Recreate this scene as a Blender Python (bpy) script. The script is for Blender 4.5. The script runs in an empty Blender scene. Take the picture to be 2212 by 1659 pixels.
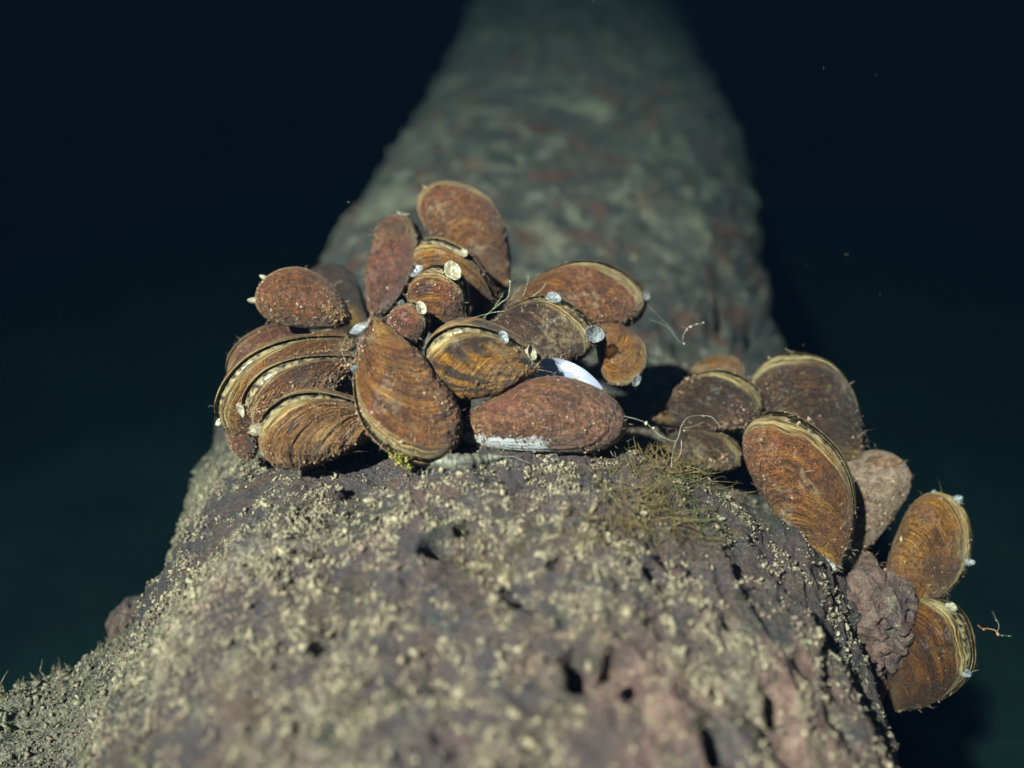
import bpy, math, random
import numpy as np
from mathutils import Vector, Matrix

# ------------------------------------------------------------------ camera, world, sun, exposure
sc = bpy.context.scene
COL = sc.collection
PI = math.pi
F, CU, CV = 1915.0, 1106.0, 829.5            # focal length and centre in picture units
PITCH = math.radians(30)
CAM = np.array([0.0, 0.0, 9.0])
RIGHT = np.array([1.0, 0, 0])
FWD = np.array([0, math.cos(PITCH), -math.sin(PITCH)])
UP = np.array([0, math.sin(PITCH), math.cos(PITCH)])
cam_d = bpy.data.cameras.new('camera')
cam = bpy.data.objects.new('camera', cam_d); COL.objects.link(cam)
cam.location = CAM; cam.rotation_euler = (PI / 2 - PITCH, 0, 0)
cam_d.sensor_width = 36; cam_d.lens = 36 * F / 2212.0
cam_d.clip_start = 0.02; cam_d.clip_end = 400
cam_d.dof.use_dof = True; cam_d.dof.focus_distance = 3.12
cam_d.dof.aperture_fstop = cam_d.lens / 1000 / 0.070
sc.camera = cam

SUN_DIR = np.array([-0.45, -0.54, 0.71]); SUN_DIR /= np.linalg.norm(SUN_DIR)   # towards the light
sun_d = bpy.data.lights.new('sun', 'SUN'); sun = bpy.data.objects.new('sun', sun_d); COL.objects.link(sun)
sun_d.energy = 5.0; sun_d.angle = math.radians(1.5); sun_d.color = (1.0, 0.89, 0.87)
sun.rotation_euler = Vector(SUN_DIR).to_track_quat('Z', 'Y').to_euler()
sun.location = (0, 0, 20)

w = bpy.data.worlds.new("World"); sc.world = w; w.use_nodes = True
wt = w.node_tree
bg = wt.nodes['Background']
sky = wt.nodes.new('ShaderNodeTexSky'); sky.sky_type = 'NISHITA'; sky.sun_disc = False
sky.sun_elevation = math.asin(SUN_DIR[2]); sky.sun_rotation = math.atan2(SUN_DIR[0], SUN_DIR[1])
wt.links.new(sky.outputs[0], bg.inputs[0]); bg.inputs[1].default_value = 0.016

sc.view_settings.view_transform = 'Standard'; sc.view_settings.look = 'None'
sc.view_settings.gamma = 1.0; sc.view_settings.use_curve_mapping = False
sc.view_settings.exposure = 3.45
sc.render.engine = 'CYCLES'
sc.cycles.use_denoising = True
sc.cycles.max_bounces = 6; sc.cycles.diffuse_bounces = 2; sc.cycles.volume_bounces = 0
sc.cycles.transparent_max_bounces = 16

def at(u, v, d):
    return CAM + d * (FWD + RIGHT * (u - CU) / F - UP * (v - CV) / F)
def proj(P):
    q = P - CAM
    d = q @ FWD
    return CU + F * (q @ RIGHT) / d, CV - F * (q @ UP) / d, d

# ------------------------------------------------------------------ helpers
rng = np.random.default_rng(11)
_p = rng.permutation(256); PERM = np.concatenate([_p, _p, _p])
_g = rng.normal(size=(256, 3)); GRAD = _g / np.linalg.norm(_g, axis=1)[:, None]
def perlin(P):
    P = np.asarray(P, float); i = np.floor(P).astype(int); f = P - i; i &= 255
    u = f * f * f * (f * (f * 6 - 15) + 10)
    out = 0
    for dx in (0, 1):
        wx = u[:, 0] if dx else 1 - u[:, 0]
        for dy in (0, 1):
            wy = u[:, 1] if dy else 1 - u[:, 1]
            for dz in (0, 1):
                wz = u[:, 2] if dz else 1 - u[:, 2]
                h = PERM[PERM[PERM[i[:, 0] + dx] + i[:, 1] + dy] + i[:, 2] + dz]
                g = GRAD[h]
                out = out + wx * wy * wz * ((f[:, 0] - dx) * g[:, 0] + (f[:, 1] - dy) * g[:, 1] + (f[:, 2] - dz) * g[:, 2])
    return out * 1.6
def fbm(P, n=4, gain=0.5):
    o = 0; a = 1.0; s = 1.0
    for k in range(n):
        o = o + a * perlin(P * s + 17.3 * k); a *= gain; s *= 2.03
    return o
def sstep(a, b, x):
    t = np.clip((x - a) / (b - a), 0, 1); return t * t * (3 - 2 * t)

def mesh_obj(name, V, faces, mat, parent=None, attrs=None, smooth=True, matidx=None):
    """faces: list of int arrays (n,3) / (n,4)"""
    me = bpy.data.meshes.new(name)
    if not isinstance(faces, list): faces = [faces]
    faces = [np.asarray(f, np.int32) for f in faces if len(f)]
    V = np.asarray(V, np.float32)
    me.vertices.add(len(V)); me.vertices.foreach_set('co', V.ravel())
    nl = sum(f.size for f in faces); npoly = sum(len(f) for f in faces)
    me.loops.add(nl); me.polygons.add(npoly)
    me.loops.foreach_set('vertex_index', np.concatenate([f.ravel() for f in faces]))
    tot = np.concatenate([np.full(len(f), f.shape[1], np.int32) for f in faces])
    st = np.concatenate([[0], np.cumsum(tot)[:-1]]).astype(np.int32)
    me.polygons.foreach_set('loop_start', st)
    try: me.polygons.foreach_set('loop_total', tot)
    except Exception: pass
    me.polygons.foreach_set('use_smooth', np.full(npoly, smooth))
    for m in (mat if isinstance(mat, list) else [mat]): me.materials.append(m)
    if matidx is not None: me.polygons.foreach_set('material_index', np.asarray(matidx, np.int32))
    for k, a in (attrs or {}).items():
        at_ = me.attributes.new(k, 'FLOAT', 'POINT'); at_.data.foreach_set('value', np.asarray(a, np.float32))
    me.update(calc_edges=True); me.validate()
    o = bpy.data.objects.new(name, me); COL.objects.link(o)
    if parent is not None: o.parent = parent
    return o
def tag(o, label=None, cat=None, group=None, kind=None):
    if label: o['label'] = label
    if cat: o['category'] = cat
    if group: o['group'] = group
    if kind: o['kind'] = kind
    return o
def grid_faces(n, m, wrap=False):
    i, j = np.meshgrid(np.arange(n - 1), np.arange(m if wrap else m - 1), indexing='ij')
    a = i * m + j; b = i * m + (j + 1) % m
    return np.stack([a, b, b + m, a + m], -1).reshape(-1, 4)
def tubes(paths, sides=5):
    """paths: list of (points (n,3), radii (n,)) -> V, [quads]"""
    Vs, Fs, off = [], [], 0
    for P, R in paths:
        P = np.asarray(P, float); n = len(P); R = np.broadcast_to(np.asarray(R, float), (n,))
        T = np.gradient(P, axis=0); T /= np.linalg.norm(T, axis=1)[:, None] + 1e-9
        ref = np.array([0.31, 0.52, 0.79]); A = np.cross(T, ref); A /= np.linalg.norm(A, axis=1)[:, None] + 1e-9
        B = np.cross(T, A); a = np.linspace(0, 2 * PI, sides, endpoint=False)
        ring = P[:, None] + R[:, None, None] * (A[:, None] * np.cos(a)[None, :, None] + B[:, None] * np.sin(a)[None, :, None])
        Vs.append(ring.reshape(-1, 3)); Fs.append(grid_faces(n, sides, True) + off); off += n * sides
    return np.concatenate(Vs), np.concatenate(Fs)
def lumps(C, S, seed=0, stretch=None, axes=None):
    """many small irregular grains: centres C (n,3), sizes S (n,)"""
    r = np.random.default_rng(seed); n = len(C)
    t = (1 + 5 ** .5) / 2
    ico = np.array([[-1, t, 0], [1, t, 0], [-1, -t, 0], [1, -t, 0], [0, -1, t], [0, 1, t], [0, -1, -t], [0, 1, -t], [t, 0, -1], [t, 0, 1], [-t, 0, -1], [-t, 0, 1]]) / 1.902
    fc = np.array([[0, 11, 5], [0, 5, 1], [0, 1, 7], [0, 7, 10], [0, 10, 11], [1, 5, 9], [5, 11, 4], [11, 10, 2], [10, 7, 6], [7, 1, 8], [3, 9, 4], [3, 4, 2], [3, 2, 6], [3, 6, 8], [3, 8, 9], [4, 9, 5], [2, 4, 11], [6, 2, 10], [8, 6, 7], [9, 8, 1]])
    q = r.normal(size=(n, 4)); q /= np.linalg.norm(q, axis=1)[:, None]
    x, y, z, w_ = q.T
    M = np.stack([1 - 2 * (y * y + z * z), 2 * (x * y - z * w_), 2 * (x * z + y * w_), 2 * (x * y + z * w_), 1 - 2 * (x * x + z * z), 2 * (y * z - x * w_), 2 * (x * z - y * w_), 2 * (y * z + x * w_), 1 - 2 * (x * x + y * y)], 1).reshape(n, 3, 3)
    sc3 = np.ones((n, 3)); 
    if stretch is not None: sc3[:, 0] = stretch
    L = ico[None] * (1 + r.uniform(-.28, .28, (n, 12, 1))) * sc3[:, None] * S[:, None, None]
    V = np.einsum('nij,nkj->nki', M, L) + C[:, None]
    Fc = fc[None] + (np.arange(n) * 12)[:, None, None]
    return V.reshape(-1, 3), Fc.reshape(-1, 3)
def blades(Pn, N, length, width, seed=0, curl=.5):
    """thin three-sided bristles on points Pn with directions N"""
    r = np.random.default_rng(seed); n = len(Pn)
    D = N + r.normal(size=(n, 3)) * curl; D /= np.linalg.norm(D, axis=1)[:, None]
    A = np.cross(D, r.normal(size=(n, 3))); A /= np.linalg.norm(A, axis=1)[:, None] + 1e-9
    B = np.cross(D, A); Ls = np.asarray(length)[:, None]; w_ = np.asarray(width)[:, None]
    bend = (A * r.uniform(-.4, .4, (n, 1)) + B * r.uniform(-.4, .4, (n, 1))) * Ls
    b = [Pn + w_ * (A * math.cos(t) + B * math.sin(t)) for t in (0, 2.094, 4.189)]
    m = [Pn + D * Ls * .55 + .75 * w_ * (A * math.cos(t) + B * math.sin(t)) for t in (0, 2.094, 4.189)]
    tip = Pn + D * Ls * .95 + bend
    V = np.stack(b + m + [tip], 1).reshape(-1, 3)
    f4 = np.array([[0, 1, 4, 3], [1, 2, 5, 4], [2, 0, 3, 5]]); f3 = np.array([[3, 4, 6], [4, 5, 6], [5, 3, 6]])
    o = (np.arange(n) * 7)[:, None, None]
    return V, [(f4[None] + o).reshape(-1, 4), (f3[None] + o).reshape(-1, 3)]

# ------------------------------------------------------------------ node helpers
class NT:
    def __init__(s, name):
        s.m = bpy.data.materials.new(name); s.m.use_nodes = True; s.t = s.m.node_tree
        s.b = s.t.nodes['Principled BSDF']; s.out = s.t.nodes['Material Output']
    def put(s, sock, v):
        if isinstance(v, bpy.types.NodeSocket): s.t.links.new(v, sock)
        elif v is not None:
            try: sock.default_value = v
            except Exception: sock.default_value = (*v, 1.0)
    def n(s, typ, **kw):
        nd = s.t.nodes.new(typ)
        for k, v in kw.items(): setattr(nd, k, v)
        return nd
    def coord(s, scale=(1, 1, 1), off=None):
        tc = s.n('ShaderNodeTexCoord'); mp = s.n('ShaderNodeMapping'); s.put(mp.inputs[0], tc.outputs['Object'])
        mp.inputs['Scale'].default_value = scale
        if off is not None: s.put(mp.inputs['Location'], off)
        return mp.outputs[0]
    def noise(s, vec, scale, detail=4, rough=.55, dist=0.0, dims='3D'):
        nd = s.n('ShaderNodeTexNoise', noise_dimensions=dims)
        s.put(nd.inputs['Vector'], vec); nd.inputs['Scale'].default_value = scale; nd.inputs['Detail'].default_value = detail
        nd.inputs['Roughness'].default_value = rough; nd.inputs['Distortion'].default_value = dist
        return nd.outputs[0]
    def vor(s, vec, scale, out='Distance', feature='F1'):
        nd = s.n('ShaderNodeTexVoronoi', feature=feature); s.put(nd.inputs['Vector'], vec); nd.inputs['Scale'].default_value = scale
        return nd.outputs[out]
    def attr(s, name):
        nd = s.n('ShaderNodeAttribute'); nd.attribute_name = name; return nd.outputs['Fac']
    def math(s, op, a, b=None, c=None):
        nd = s.n('ShaderNodeMath', operation=op); s.put(nd.inputs[0], a)
        if b is not None: s.put(nd.inputs[1], b)
        if c is not None: s.put(nd.inputs[2], c)
        return nd.outputs[0]
    def mr(s, v, a, b, lo=0.0, hi=1.0, smooth=True):
        nd = s.n('ShaderNodeMapRange'); nd.interpolation_type = 'SMOOTHSTEP' if smooth else 'LINEAR'
        s.put(nd.inputs[0], v); nd.inputs[1].default_value = a; nd.inputs[2].default_value = b
        nd.inputs[3].default_value = lo; nd.inputs[4].default_value = hi
        return nd.outputs[0]
    def mix(s, f, a, b, mode='MIX'):
        nd = s.n('ShaderNodeMix', data_type='RGBA', blend_type=mode)
        s.put(nd.inputs[0], f); s.put(nd.inputs[6], a if isinstance(a, bpy.types.NodeSocket) else (*a, 1)); s.put(nd.inputs[7], b if isinstance(b, bpy.types.NodeSocket) else (*b, 1))
        return nd.outputs[2]
    def ramp(s, f, stops):
        nd = s.n('ShaderNodeValToRGB'); s.put(nd.inputs[0], f); e = nd.color_ramp.elements
        while len(e) < len(stops): e.new(0.5)
        for el, (p, c) in zip(e, stops): el.position = p; el.color = (*c, 1)
        return nd.outputs[0]
    def xyz(s, x, y, z=0.0):
        nd = s.n('ShaderNodeCombineXYZ'); s.put(nd.inputs[0], x); s.put(nd.inputs[1], y); s.put(nd.inputs[2], z); return nd.outputs[0]
    def hsv(s, c, sat, val):
        nd = s.n('ShaderNodeHueSaturation'); nd.inputs['Saturation'].default_value = sat; nd.inputs['Value'].default_value = val; s.put(nd.inputs['Color'], c); return nd.outputs[0]
    def rand(s):
        return s.n('ShaderNodeObjectInfo').outputs['Random']
    def bump(s, h, strength=.4, dist=.01):
        nd = s.n('ShaderNodeBump'); s.put(nd.inputs['Height'], h); nd.inputs['Strength'].default_value = strength; nd.inputs['Distance'].default_value = dist
        s.put(s.b.inputs['Normal'], nd.outputs[0])
    def fin(s, color, rough=.7, spec=.25):
        s.put(s.b.inputs['Base Color'], color if isinstance(color, bpy.types.NodeSocket) else (*color, 1))
        s.put(s.b.inputs['Roughness'], rough); s.b.inputs['Specular IOR Level'].default_value = spec
        return s.m

def mat_log():
    t = NT('log_crust'); c = t.coord()
    n1 = t.noise(c, 2.2, 6, .65); n2 = t.noise(c, 5.5, 6, .7, .4); n3 = t.noise(c, 19, 6, .75); n4 = t.noise(c, 75, 4, .7); n5 = t.noise(c, 5.5, 4, .65)
    base = t.ramp(n1, [(.34, (.040, .047, .054)), (.45, (.100, .068, .064)), (.54, (.064, .056, .060)), (.66, (.14, .088, .078))])
    base = t.mix(t.mr(n2, .50, .62), base, (.115, .076, .060))
    base = t.mix(t.mr(n3, .52, .66), base, (.115, .10, .086))
    base = t.mix(t.math('MULTIPLY', t.mr(n4, .44, .30), .6), base, (.022, .021, .022))
    pink = t.attr('pink')
    pk = t.math('MULTIPLY', t.mr(t.math('ADD', t.noise(c, 3.7, 5, .65), t.math('MULTIPLY', pink, .30)), .62, .82), t.math('MULTIPLY', pink, .95))
    base = t.mix(pk, base, t.mix(t.mr(n3, .38, .62), (.15, .080, .070), (.40, .25, .205)))
    base = t.mix(t.math('MULTIPLY', t.mr(t.noise(c, 3.3, 5, .65, .6), .53, .66), .65), base, (.040, .046, .026))
    gr = t.noise(t.coord((1, .16, 1)), 26, 4, .65); base = t.mix(t.math('MULTIPLY', t.math('MULTIPLY', t.mr(gr, .48, .36), pink), .75), base, (.040, .032, .032))
    base = t.mix(t.math('MULTIPLY', t.math('MULTIPLY', t.mr(gr, .52, .64), pink), .6), base, (.26, .185, .155))
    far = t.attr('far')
    base = t.mix(t.math('MULTIPLY', far, .38), base, (.085, .105, .092))  # water's cool tint over distance, painted into the far crust colour
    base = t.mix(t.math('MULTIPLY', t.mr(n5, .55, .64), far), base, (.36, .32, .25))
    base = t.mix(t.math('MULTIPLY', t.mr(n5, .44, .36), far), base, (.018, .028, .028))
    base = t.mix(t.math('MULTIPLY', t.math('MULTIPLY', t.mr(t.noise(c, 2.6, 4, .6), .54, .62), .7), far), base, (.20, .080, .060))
    base = t.hsv(base, 1.2, .66)
    silt = t.attr('silt')
    sf = t.mr(t.math('ADD', t.math('MULTIPLY', n3, .60), t.math('ADD', t.math('MULTIPLY', n4, .45), t.math('MULTIPLY', silt, .36))), .70, .86)
    base = t.mix(t.math('MULTIPLY', sf, .85), base, t.mix(t.mr(n4, .36, .62), (.10, .086, .062), (.31, .26, .17)))
    spk = t.math('MULTIPLY', t.mr(t.vor(c, 130), .24, .12), t.mr(n2, .40, .60))
    base = t.mix(t.math('MULTIPLY', spk, .7), base, (.42, .36, .24))
    n6 = t.noise(c, 210, 3, .7)
    base = t.mix(t.math('MULTIPLY', t.mr(n6, .56, .68), .5), base, (.24, .20, .14)); base = t.mix(t.math('MULTIPLY', t.mr(n6, .44, .34), .5), base, (.025, .022, .022))
    t.bump(t.math('ADD', t.math('ADD', t.math('MULTIPLY', n3, .9), t.math('MULTIPLY', n4, .6)), t.math('MULTIPLY', n6, .25)), 1.0, .045)
    return t.fin(base, .75, .25)
def mat_grain(name, a, b, c3):
    t = NT(name); c = t.coord()
    n = t.noise(c, 30, 2); n2 = t.noise(c, 4, 3)
    col = t.mix(t.mr(n, .35, .65), a, b); col = t.mix(t.mr(n2, .5, .66), col, c3)
    return t.fin(col, .8, .2)
def mat_plain(name, a, b, scale=20, rough=.6, spec=.3):
    t = NT(name); c = t.coord(); col = t.mix(t.mr(t.noise(c, scale, 3), .35, .65), a, b); return t.fin(col, rough, spec)
def mat_trans(name, a, b, scale=40, tr=.5):
    t = NT(name); c = t.coord(); col = t.mix(t.mr(t.noise(c, scale, 3), .40, .6), a, b); t.fin(col, .35, .5)
    mx = t.n('ShaderNodeMixShader'); tb = t.n('ShaderNodeBsdfTransparent'); mx.inputs[0].default_value = tr
    t.t.links.new(t.b.outputs[0], mx.inputs[1]); t.t.links.new(tb.outputs[0], mx.inputs[2]); t.t.links.new(mx.outputs[0], t.out.inputs[0])
    return t.m

def mat_shell(name, coat=.5, stripe=.3, dark=(.014, .006, .004), mid=(.082, .028, .011), lite=(.33, .165, .055), coatc=((.012, .005, .003), (.142, .054, .025)),
              edge=.8, umbo=.5, speck=.6, chip=0.0, lines=1.0, pinkc=.3, worn=0.0):
    t = NT(name); r = t.math('MULTIPLY', t.rand(), 40.0)
    off = t.xyz(r, r, r); c = t.coord((1, 1, 1), off)
    s = t.attr('growth'); e = t.attr('rim'); ray = t.attr('ray')
    wob = t.noise(c, 9, 4); k1 = t.noise(c, 6, 4, .6); k2 = t.noise(c, 46, 5, .75); k3 = t.noise(c, 150, 3, .7)
    sv = t.math('ADD', s, t.math('MULTIPLY', wob, .05))
    line = t.noise(t.xyz(t.math('MULTIPLY', sv, 105.0), t.math('MULTIPLY', ray, 6.0), r), 1.0, 4, .7)
    band = t.noise(t.xyz(t.math('MULTIPLY', sv, 15.0), t.math('MULTIPLY', ray, 1.2), r), 1.0, 3, .6)
    f = t.math('ADD', t.math('ADD', t.math('MULTIPLY', line, .50 * lines), t.math('MULTIPLY', band, .75 - .50 * lines)), t.math('MULTIPLY', k3, .25))
    col = t.ramp(f, [(.43, dark), (.50, mid), (.58, lite)])
    st = t.noise(t.xyz(t.math('MULTIPLY', ray, 15.0), t.math('MULTIPLY', sv, 1.3), r), 1.0, 3, .6)
    col = t.mix(t.math('MULTIPLY', t.mr(st, .46, .56), stripe), col, (.012, .008, .006))
    if umbo > 0:
        col = t.mix(t.math('MULTIPLY', t.mr(t.math('ADD', s, t.math('MULTIPLY', wob, .18)), .42, .20), umbo), col, t.mix(line, (.26, .12, .025), (.42, .27, .08)))
    cf = t.mr(t.math('ADD', t.math('ADD', k1, t.math('MULTIPLY', k2, .5)), t.math('MULTIPLY', line, .22)), 1.10 - .52 * coat, 1.28 - .52 * coat)
    cm = tuple(.6 * a + .4 * b for a, b in zip(*coatc)); cp = tuple(min(1.0, 1.3 * b + .02) for b in coatc[1])
    cc = t.ramp(t.math('ADD', t.math('MULTIPLY', k2, .55), t.math('MULTIPLY', k3, .45)), [(.42, coatc[0]), (.475, cm), (.53, coatc[1]), (.59, cp)])
    cc = t.mix(t.math('MULTIPLY', t.mr(k1, .54, .68), pinkc), cc, (.16, .066, .050))
    cc = t.mix(t.math('MULTIPLY', t.mr(t.noise(c, 3.1, 3, .6), .55, .70), .55), cc, (.105, .085, .035))
    col = t.mix(t.math('MULTIPLY', cf, .86), col, cc)
    sp = t.math('MULTIPLY', t.mr(t.vor(c, 120), .34, .16), t.mr(k2, .42, .58))
    col = t.mix(t.math('MULTIPLY', sp, speck * .8), col, (.34, .205, .12))
    col = t.mix(t.math('MULTIPLY', t.mr(t.noise(c, 4.6, 5, .65), .50, .63), .62), col, (.030, .015, .010))
    col = t.mix(t.math('MULTIPLY', t.math('MULTIPLY', t.mr(t.noise(c, 5.3, 5, .65, .5), .56, .66), t.mr(k2, .42, .58)), .6), col, (.24, .185, .115))
    ef = t.mr(t.math('ADD', s, t.math('MULTIPLY', wob, .05)), .972, 1.0)
    ecol = t.ramp(line, [(.40, (.028, .015, .007)), (.49, (.16, .10, .038)), (.58, (.38, .30, .16))])
    col = t.mix(t.math('MULTIPLY', t.math('MULTIPLY', ef, t.mr(k1, .34, .52, .25, 1.0)), edge * .95), col, ecol)
    if chip > 0:
        chf = t.math('MULTIPLY', t.mr(t.math('ADD', t.attr('chip'), t.math('MULTIPLY', t.math('SUBTRACT', k2, .5), 3.6)), .45, .55), t.mr(t.attr('chip'), .0, .1))
        col = t.mix(chf, col, (.50, .50, .48))
    if worn > 0:
        col = t.mix(t.mr(t.math('ADD', s, t.math('MULTIPLY', t.math('SUBTRACT', k2, .5), .12)), worn, worn - .03), col, (.50, .50, .48))
    t.b.inputs['Coat Weight'].default_value = .03; t.b.inputs['Coat Roughness'].default_value = .3
    t.bump(t.math('ADD', t.math('MULTIPLY', line, .55), t.math('ADD', t.math('MULTIPLY', k2, .7), t.math('MULTIPLY', k3, .6))), 1.0, .022)
    return t.fin(t.hsv(col, 1.15, .88), t.mr(k2, .35, .65, .54, .33), .5)

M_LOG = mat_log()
M_SILT = mat_grain('silt_grains', (.060, .049, .032), (.225, .183, .115), (.14, .10, .07))
def mat_specks():
    t = NT('shell_silt'); c = t.coord(); n = t.noise(c, 60, 2, .5)
    return t.fin(t.ramp(n, [(.32, (.020, .010, .007)), (.45, (.085, .038, .019)), (.56, (.16, .092, .050)), (.66, (.25, .18, .12)), (.74, (.34, .29, .21))]), .7, .25)
M_SILT2 = mat_specks()
M_FUZZ = mat_trans('algae_fuzz', (.13, .085, .05), (.27, .21, .13), 30, .35)
M_ALGAE = mat_grain('algae_brown', (.060, .038, .014), (.135, .095, .036), (.045, .055, .018))
M_TUFT = mat_grain('algae_tuft', (.11, .075, .045), (.27, .20, .13), (.06, .085, .025))
M_SIPH = mat_trans('siphon_flesh', (.085, .095, .10), (.25, .26, .255), 110, .50)
M_SIPHD = mat_plain('siphon_spots', (.10, .09, .09), (.22, .19, .16))
M_SIPHC = mat_plain('siphon_cream', (.12, .095, .055), (.28, .245, .165), 70)
M_MANT = mat_plain('mantle', (.010, .008, .007), (.17, .13, .065), 55, .4, .5)
M_GREENP = mat_plain('yellow_green_algae', (.07, .062, .008), (.20, .17, .025), 60)
M_PALE = mat_trans('pale_thread', (.16, .145, .10), (.28, .265, .21), 20, .15)
M_GREEN = mat_trans('green_thread', (.22, .27, .12), (.42, .44, .26), 20, .1)
M_NACRE = mat_plain('nacre', (.105, .11, .155), (.185, .19, .22), 5, .35, .5)

# ------------------------------------------------------------------ water, lakebed
def lakebed():
    t = NT('lakebed_silt'); c = t.coord()
    col = t.ramp(t.noise(c, .35, 5, .6), [(.3, (.16, .18, .19)), (.7, (.36, .36, .34))])
    t.bump(t.noise(c, 2.5, 5, .6), .6, .2); m = t.fin(col, .9, .1)
    n = 120; x = np.linspace(-60, 60, n); y = np.linspace(-18, 90, n)
    X, Y = np.meshgrid(x, y, indexing='ij'); P = np.stack([X.ravel(), Y.ravel(), 0 * X.ravel()], 1)
    P[:, 2] = -1.5 + .5 * fbm(P * .12, 4)
    tag(mesh_obj('lakebed', P, grid_faces(n, n)[:, ::-1], m), kind='structure')
lakebed()
def haze():
    t = NT('lake_water'); t.t.nodes.remove(t.b)
    pv = t.n('ShaderNodeVolumePrincipled')
    pv.inputs['Color'].default_value = (.0007, .0017, .0036, 1)
    pv.inputs['Density'].default_value = .205
    pv.inputs['Absorption Color'].default_value = (0, .040, .032, 1)
    t.t.links.new(pv.outputs[0], t.out.inputs['Volume'])
    x0, x1, y0, y1, z0, z1 = -64, 64, -22, 94, -4.2, 9.6
    V = [(x, y, z) for x in (x0, x1) for y in (y0, y1) for z in (z0, z1)]
    Fq = [[0, 1, 3, 2], [4, 6, 7, 5], [0, 4, 5, 1], [2, 3, 7, 6], [0, 2, 6, 4], [1, 5, 7, 3]]
    tag(mesh_obj('haze', V, np.array(Fq), t.m, smooth=False), kind='stuff')
haze()

# ------------------------------------------------------------------ the log
ST = np.array([  # Y, left x, right x, z of the widest line, z of the top
    (-0.50, -1.31, 1.13, -2.90, -1.62), (0.80, -1.31, 1.17, -2.90, -1.65), (1.40, -1.36, 1.25, -2.90, -1.67), (1.90, -1.42, 1.29, -2.90, -1.68), (2.30, -1.43, 1.36, -2.90, -1.69), (2.70, -1.47, 1.45, -2.90, -1.72), (3.10, -1.50, 1.54, -2.90, -1.76), (3.60, -1.58, 1.64, -2.90, -1.78), (4.20, -1.63, 1.71, -2.90, -1.80), (5.00, -1.57, 1.76, -2.90, -1.83), (6.00, -1.51, 1.93, -2.90, -1.85), (7.00, -1.48, 2.10, -2.90, -1.85), (8.20, -1.37, 2.38, -2.90, -1.85), (9.50, -1.25, 2.62, -2.90, -1.84), (11.50, -1.19, 2.88, -2.90, -1.82), (14.00, -1.04, 3.08, -2.90, -1.80), (17.00, -0.99, 3.39, -2.90, -1.80), (21.00, -1.02, 3.86, -2.90, -1.80), (26.00, -1.05, 4.19, -2.90, -1.80), (32.00, -1.08, 4.63, -2.90, -1.80)])
PITS = [(1420, 1247, .034, .09), (1345, 1450, .05, .10), (1265, 1440, .045, .06), (1580, 1345, .022, .05), (1205, 1220, .03, .05), (940, 1175, .04, .06), (1510, 1235, .02, .04), (1735, 1440, .03, .06),
        (1120, 1290, .04, .05), (1010, 1150, .03, .04), (1555, 1610, .05, .07), (1690, 1530, .05, .06), (760, 1060, .035, .08), (775, 1110, .03, .07), (1240, 1105, .02, .05), (1410, 1150, .025, .04), (700, 1395, .04, .05), (690, 1190, .03, .04)]
def log_grid(Ys, Th):
    Y, T = np.meshgrid(Ys, Th, indexing='ij'); Y = Y.ravel(); T = T.ravel()
    xl, xr, zc, zt = [np.interp(Y, ST[:, 0], ST[:, k]) for k in (1, 2, 3, 4)]
    xc = (xl + xr) / 2; a = (xr - xl) / 2; b = zt - zc
    nexp = np.where(T < 0, 2.12, 2.0)
    sx = np.sign(np.sin(T)) * np.abs(np.sin(T)) ** (2 / nexp); cz = np.sign(np.cos(T)) * np.abs(np.cos(T)) ** (2 / nexp)
    top = sstep(-.9, .2, np.sin(T)) * sstep(-.2, .5, np.cos(T))
    drop = .34 * sstep(2.58, 2.95, Y + .10 * np.sin(T * 3)) * (1 - .45 * sstep(4.2, 6.5, Y)) * top
    P = np.stack([xc + a * sx, Y, zc + b * cz - drop], 1)
    C = np.stack([xc, Y, zc], 1)
    N = P - C; N[:, 0] /= a ** 2; N[:, 2] /= b ** 2; N /= np.linalg.norm(N, axis=1)[:, None]
    return P, N, Y, T
def log_disp(P, N, Y, T):
    near = 1 - sstep(3.2, 5.0, Y)
    d = .050 * fbm(P * np.array([.9, .7, .9]), 3) + .028 * fbm(P * np.array([2.6, 2.0, 2.6]) + 5, 3)
    d = d + .014 * fbm(P * 7 + 9, 3) + .07 * (1 - near) * fbm(P * 1.6 + 60, 3)
    r = 1 - np.abs(fbm(P * np.array([6, 4.5, 6]) + 31, 3)); d = d + .014 * (r - .7)
    pl = fbm(P * np.array([3.2, 3.0, 3.2]) + 77, 3); d = d + .014 * sstep(-.04, .05, pl) + .010 * sstep(.28, .34, pl) - .012 * sstep(-.3, -.36, pl)
    arc = T * 1.35                                              # grain of the wood on the right flank
    q = np.stack([arc * 5.5 + .9 * P[:, 1], P[:, 1] * 1.15, P[:, 2] * 0], 1)
    gr = 1 - np.abs(fbm(q + 3, 3)) * 1.6
    d = d + near * .034 * sstep(.1, .6, np.sin(T)) * sstep(2.9, 1.8, Y) * (gr - .55)
    rough = .011 * fbm(P * 14 + 50, 3) + .0085 * fbm(P * 34, 2) * (.4 + sstep(-.2, .4, fbm(P * 2.3 + 90, 2)))
    return d + rough * (1 - .55 * sstep(.15, .6, np.sin(T)) * near)
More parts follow.
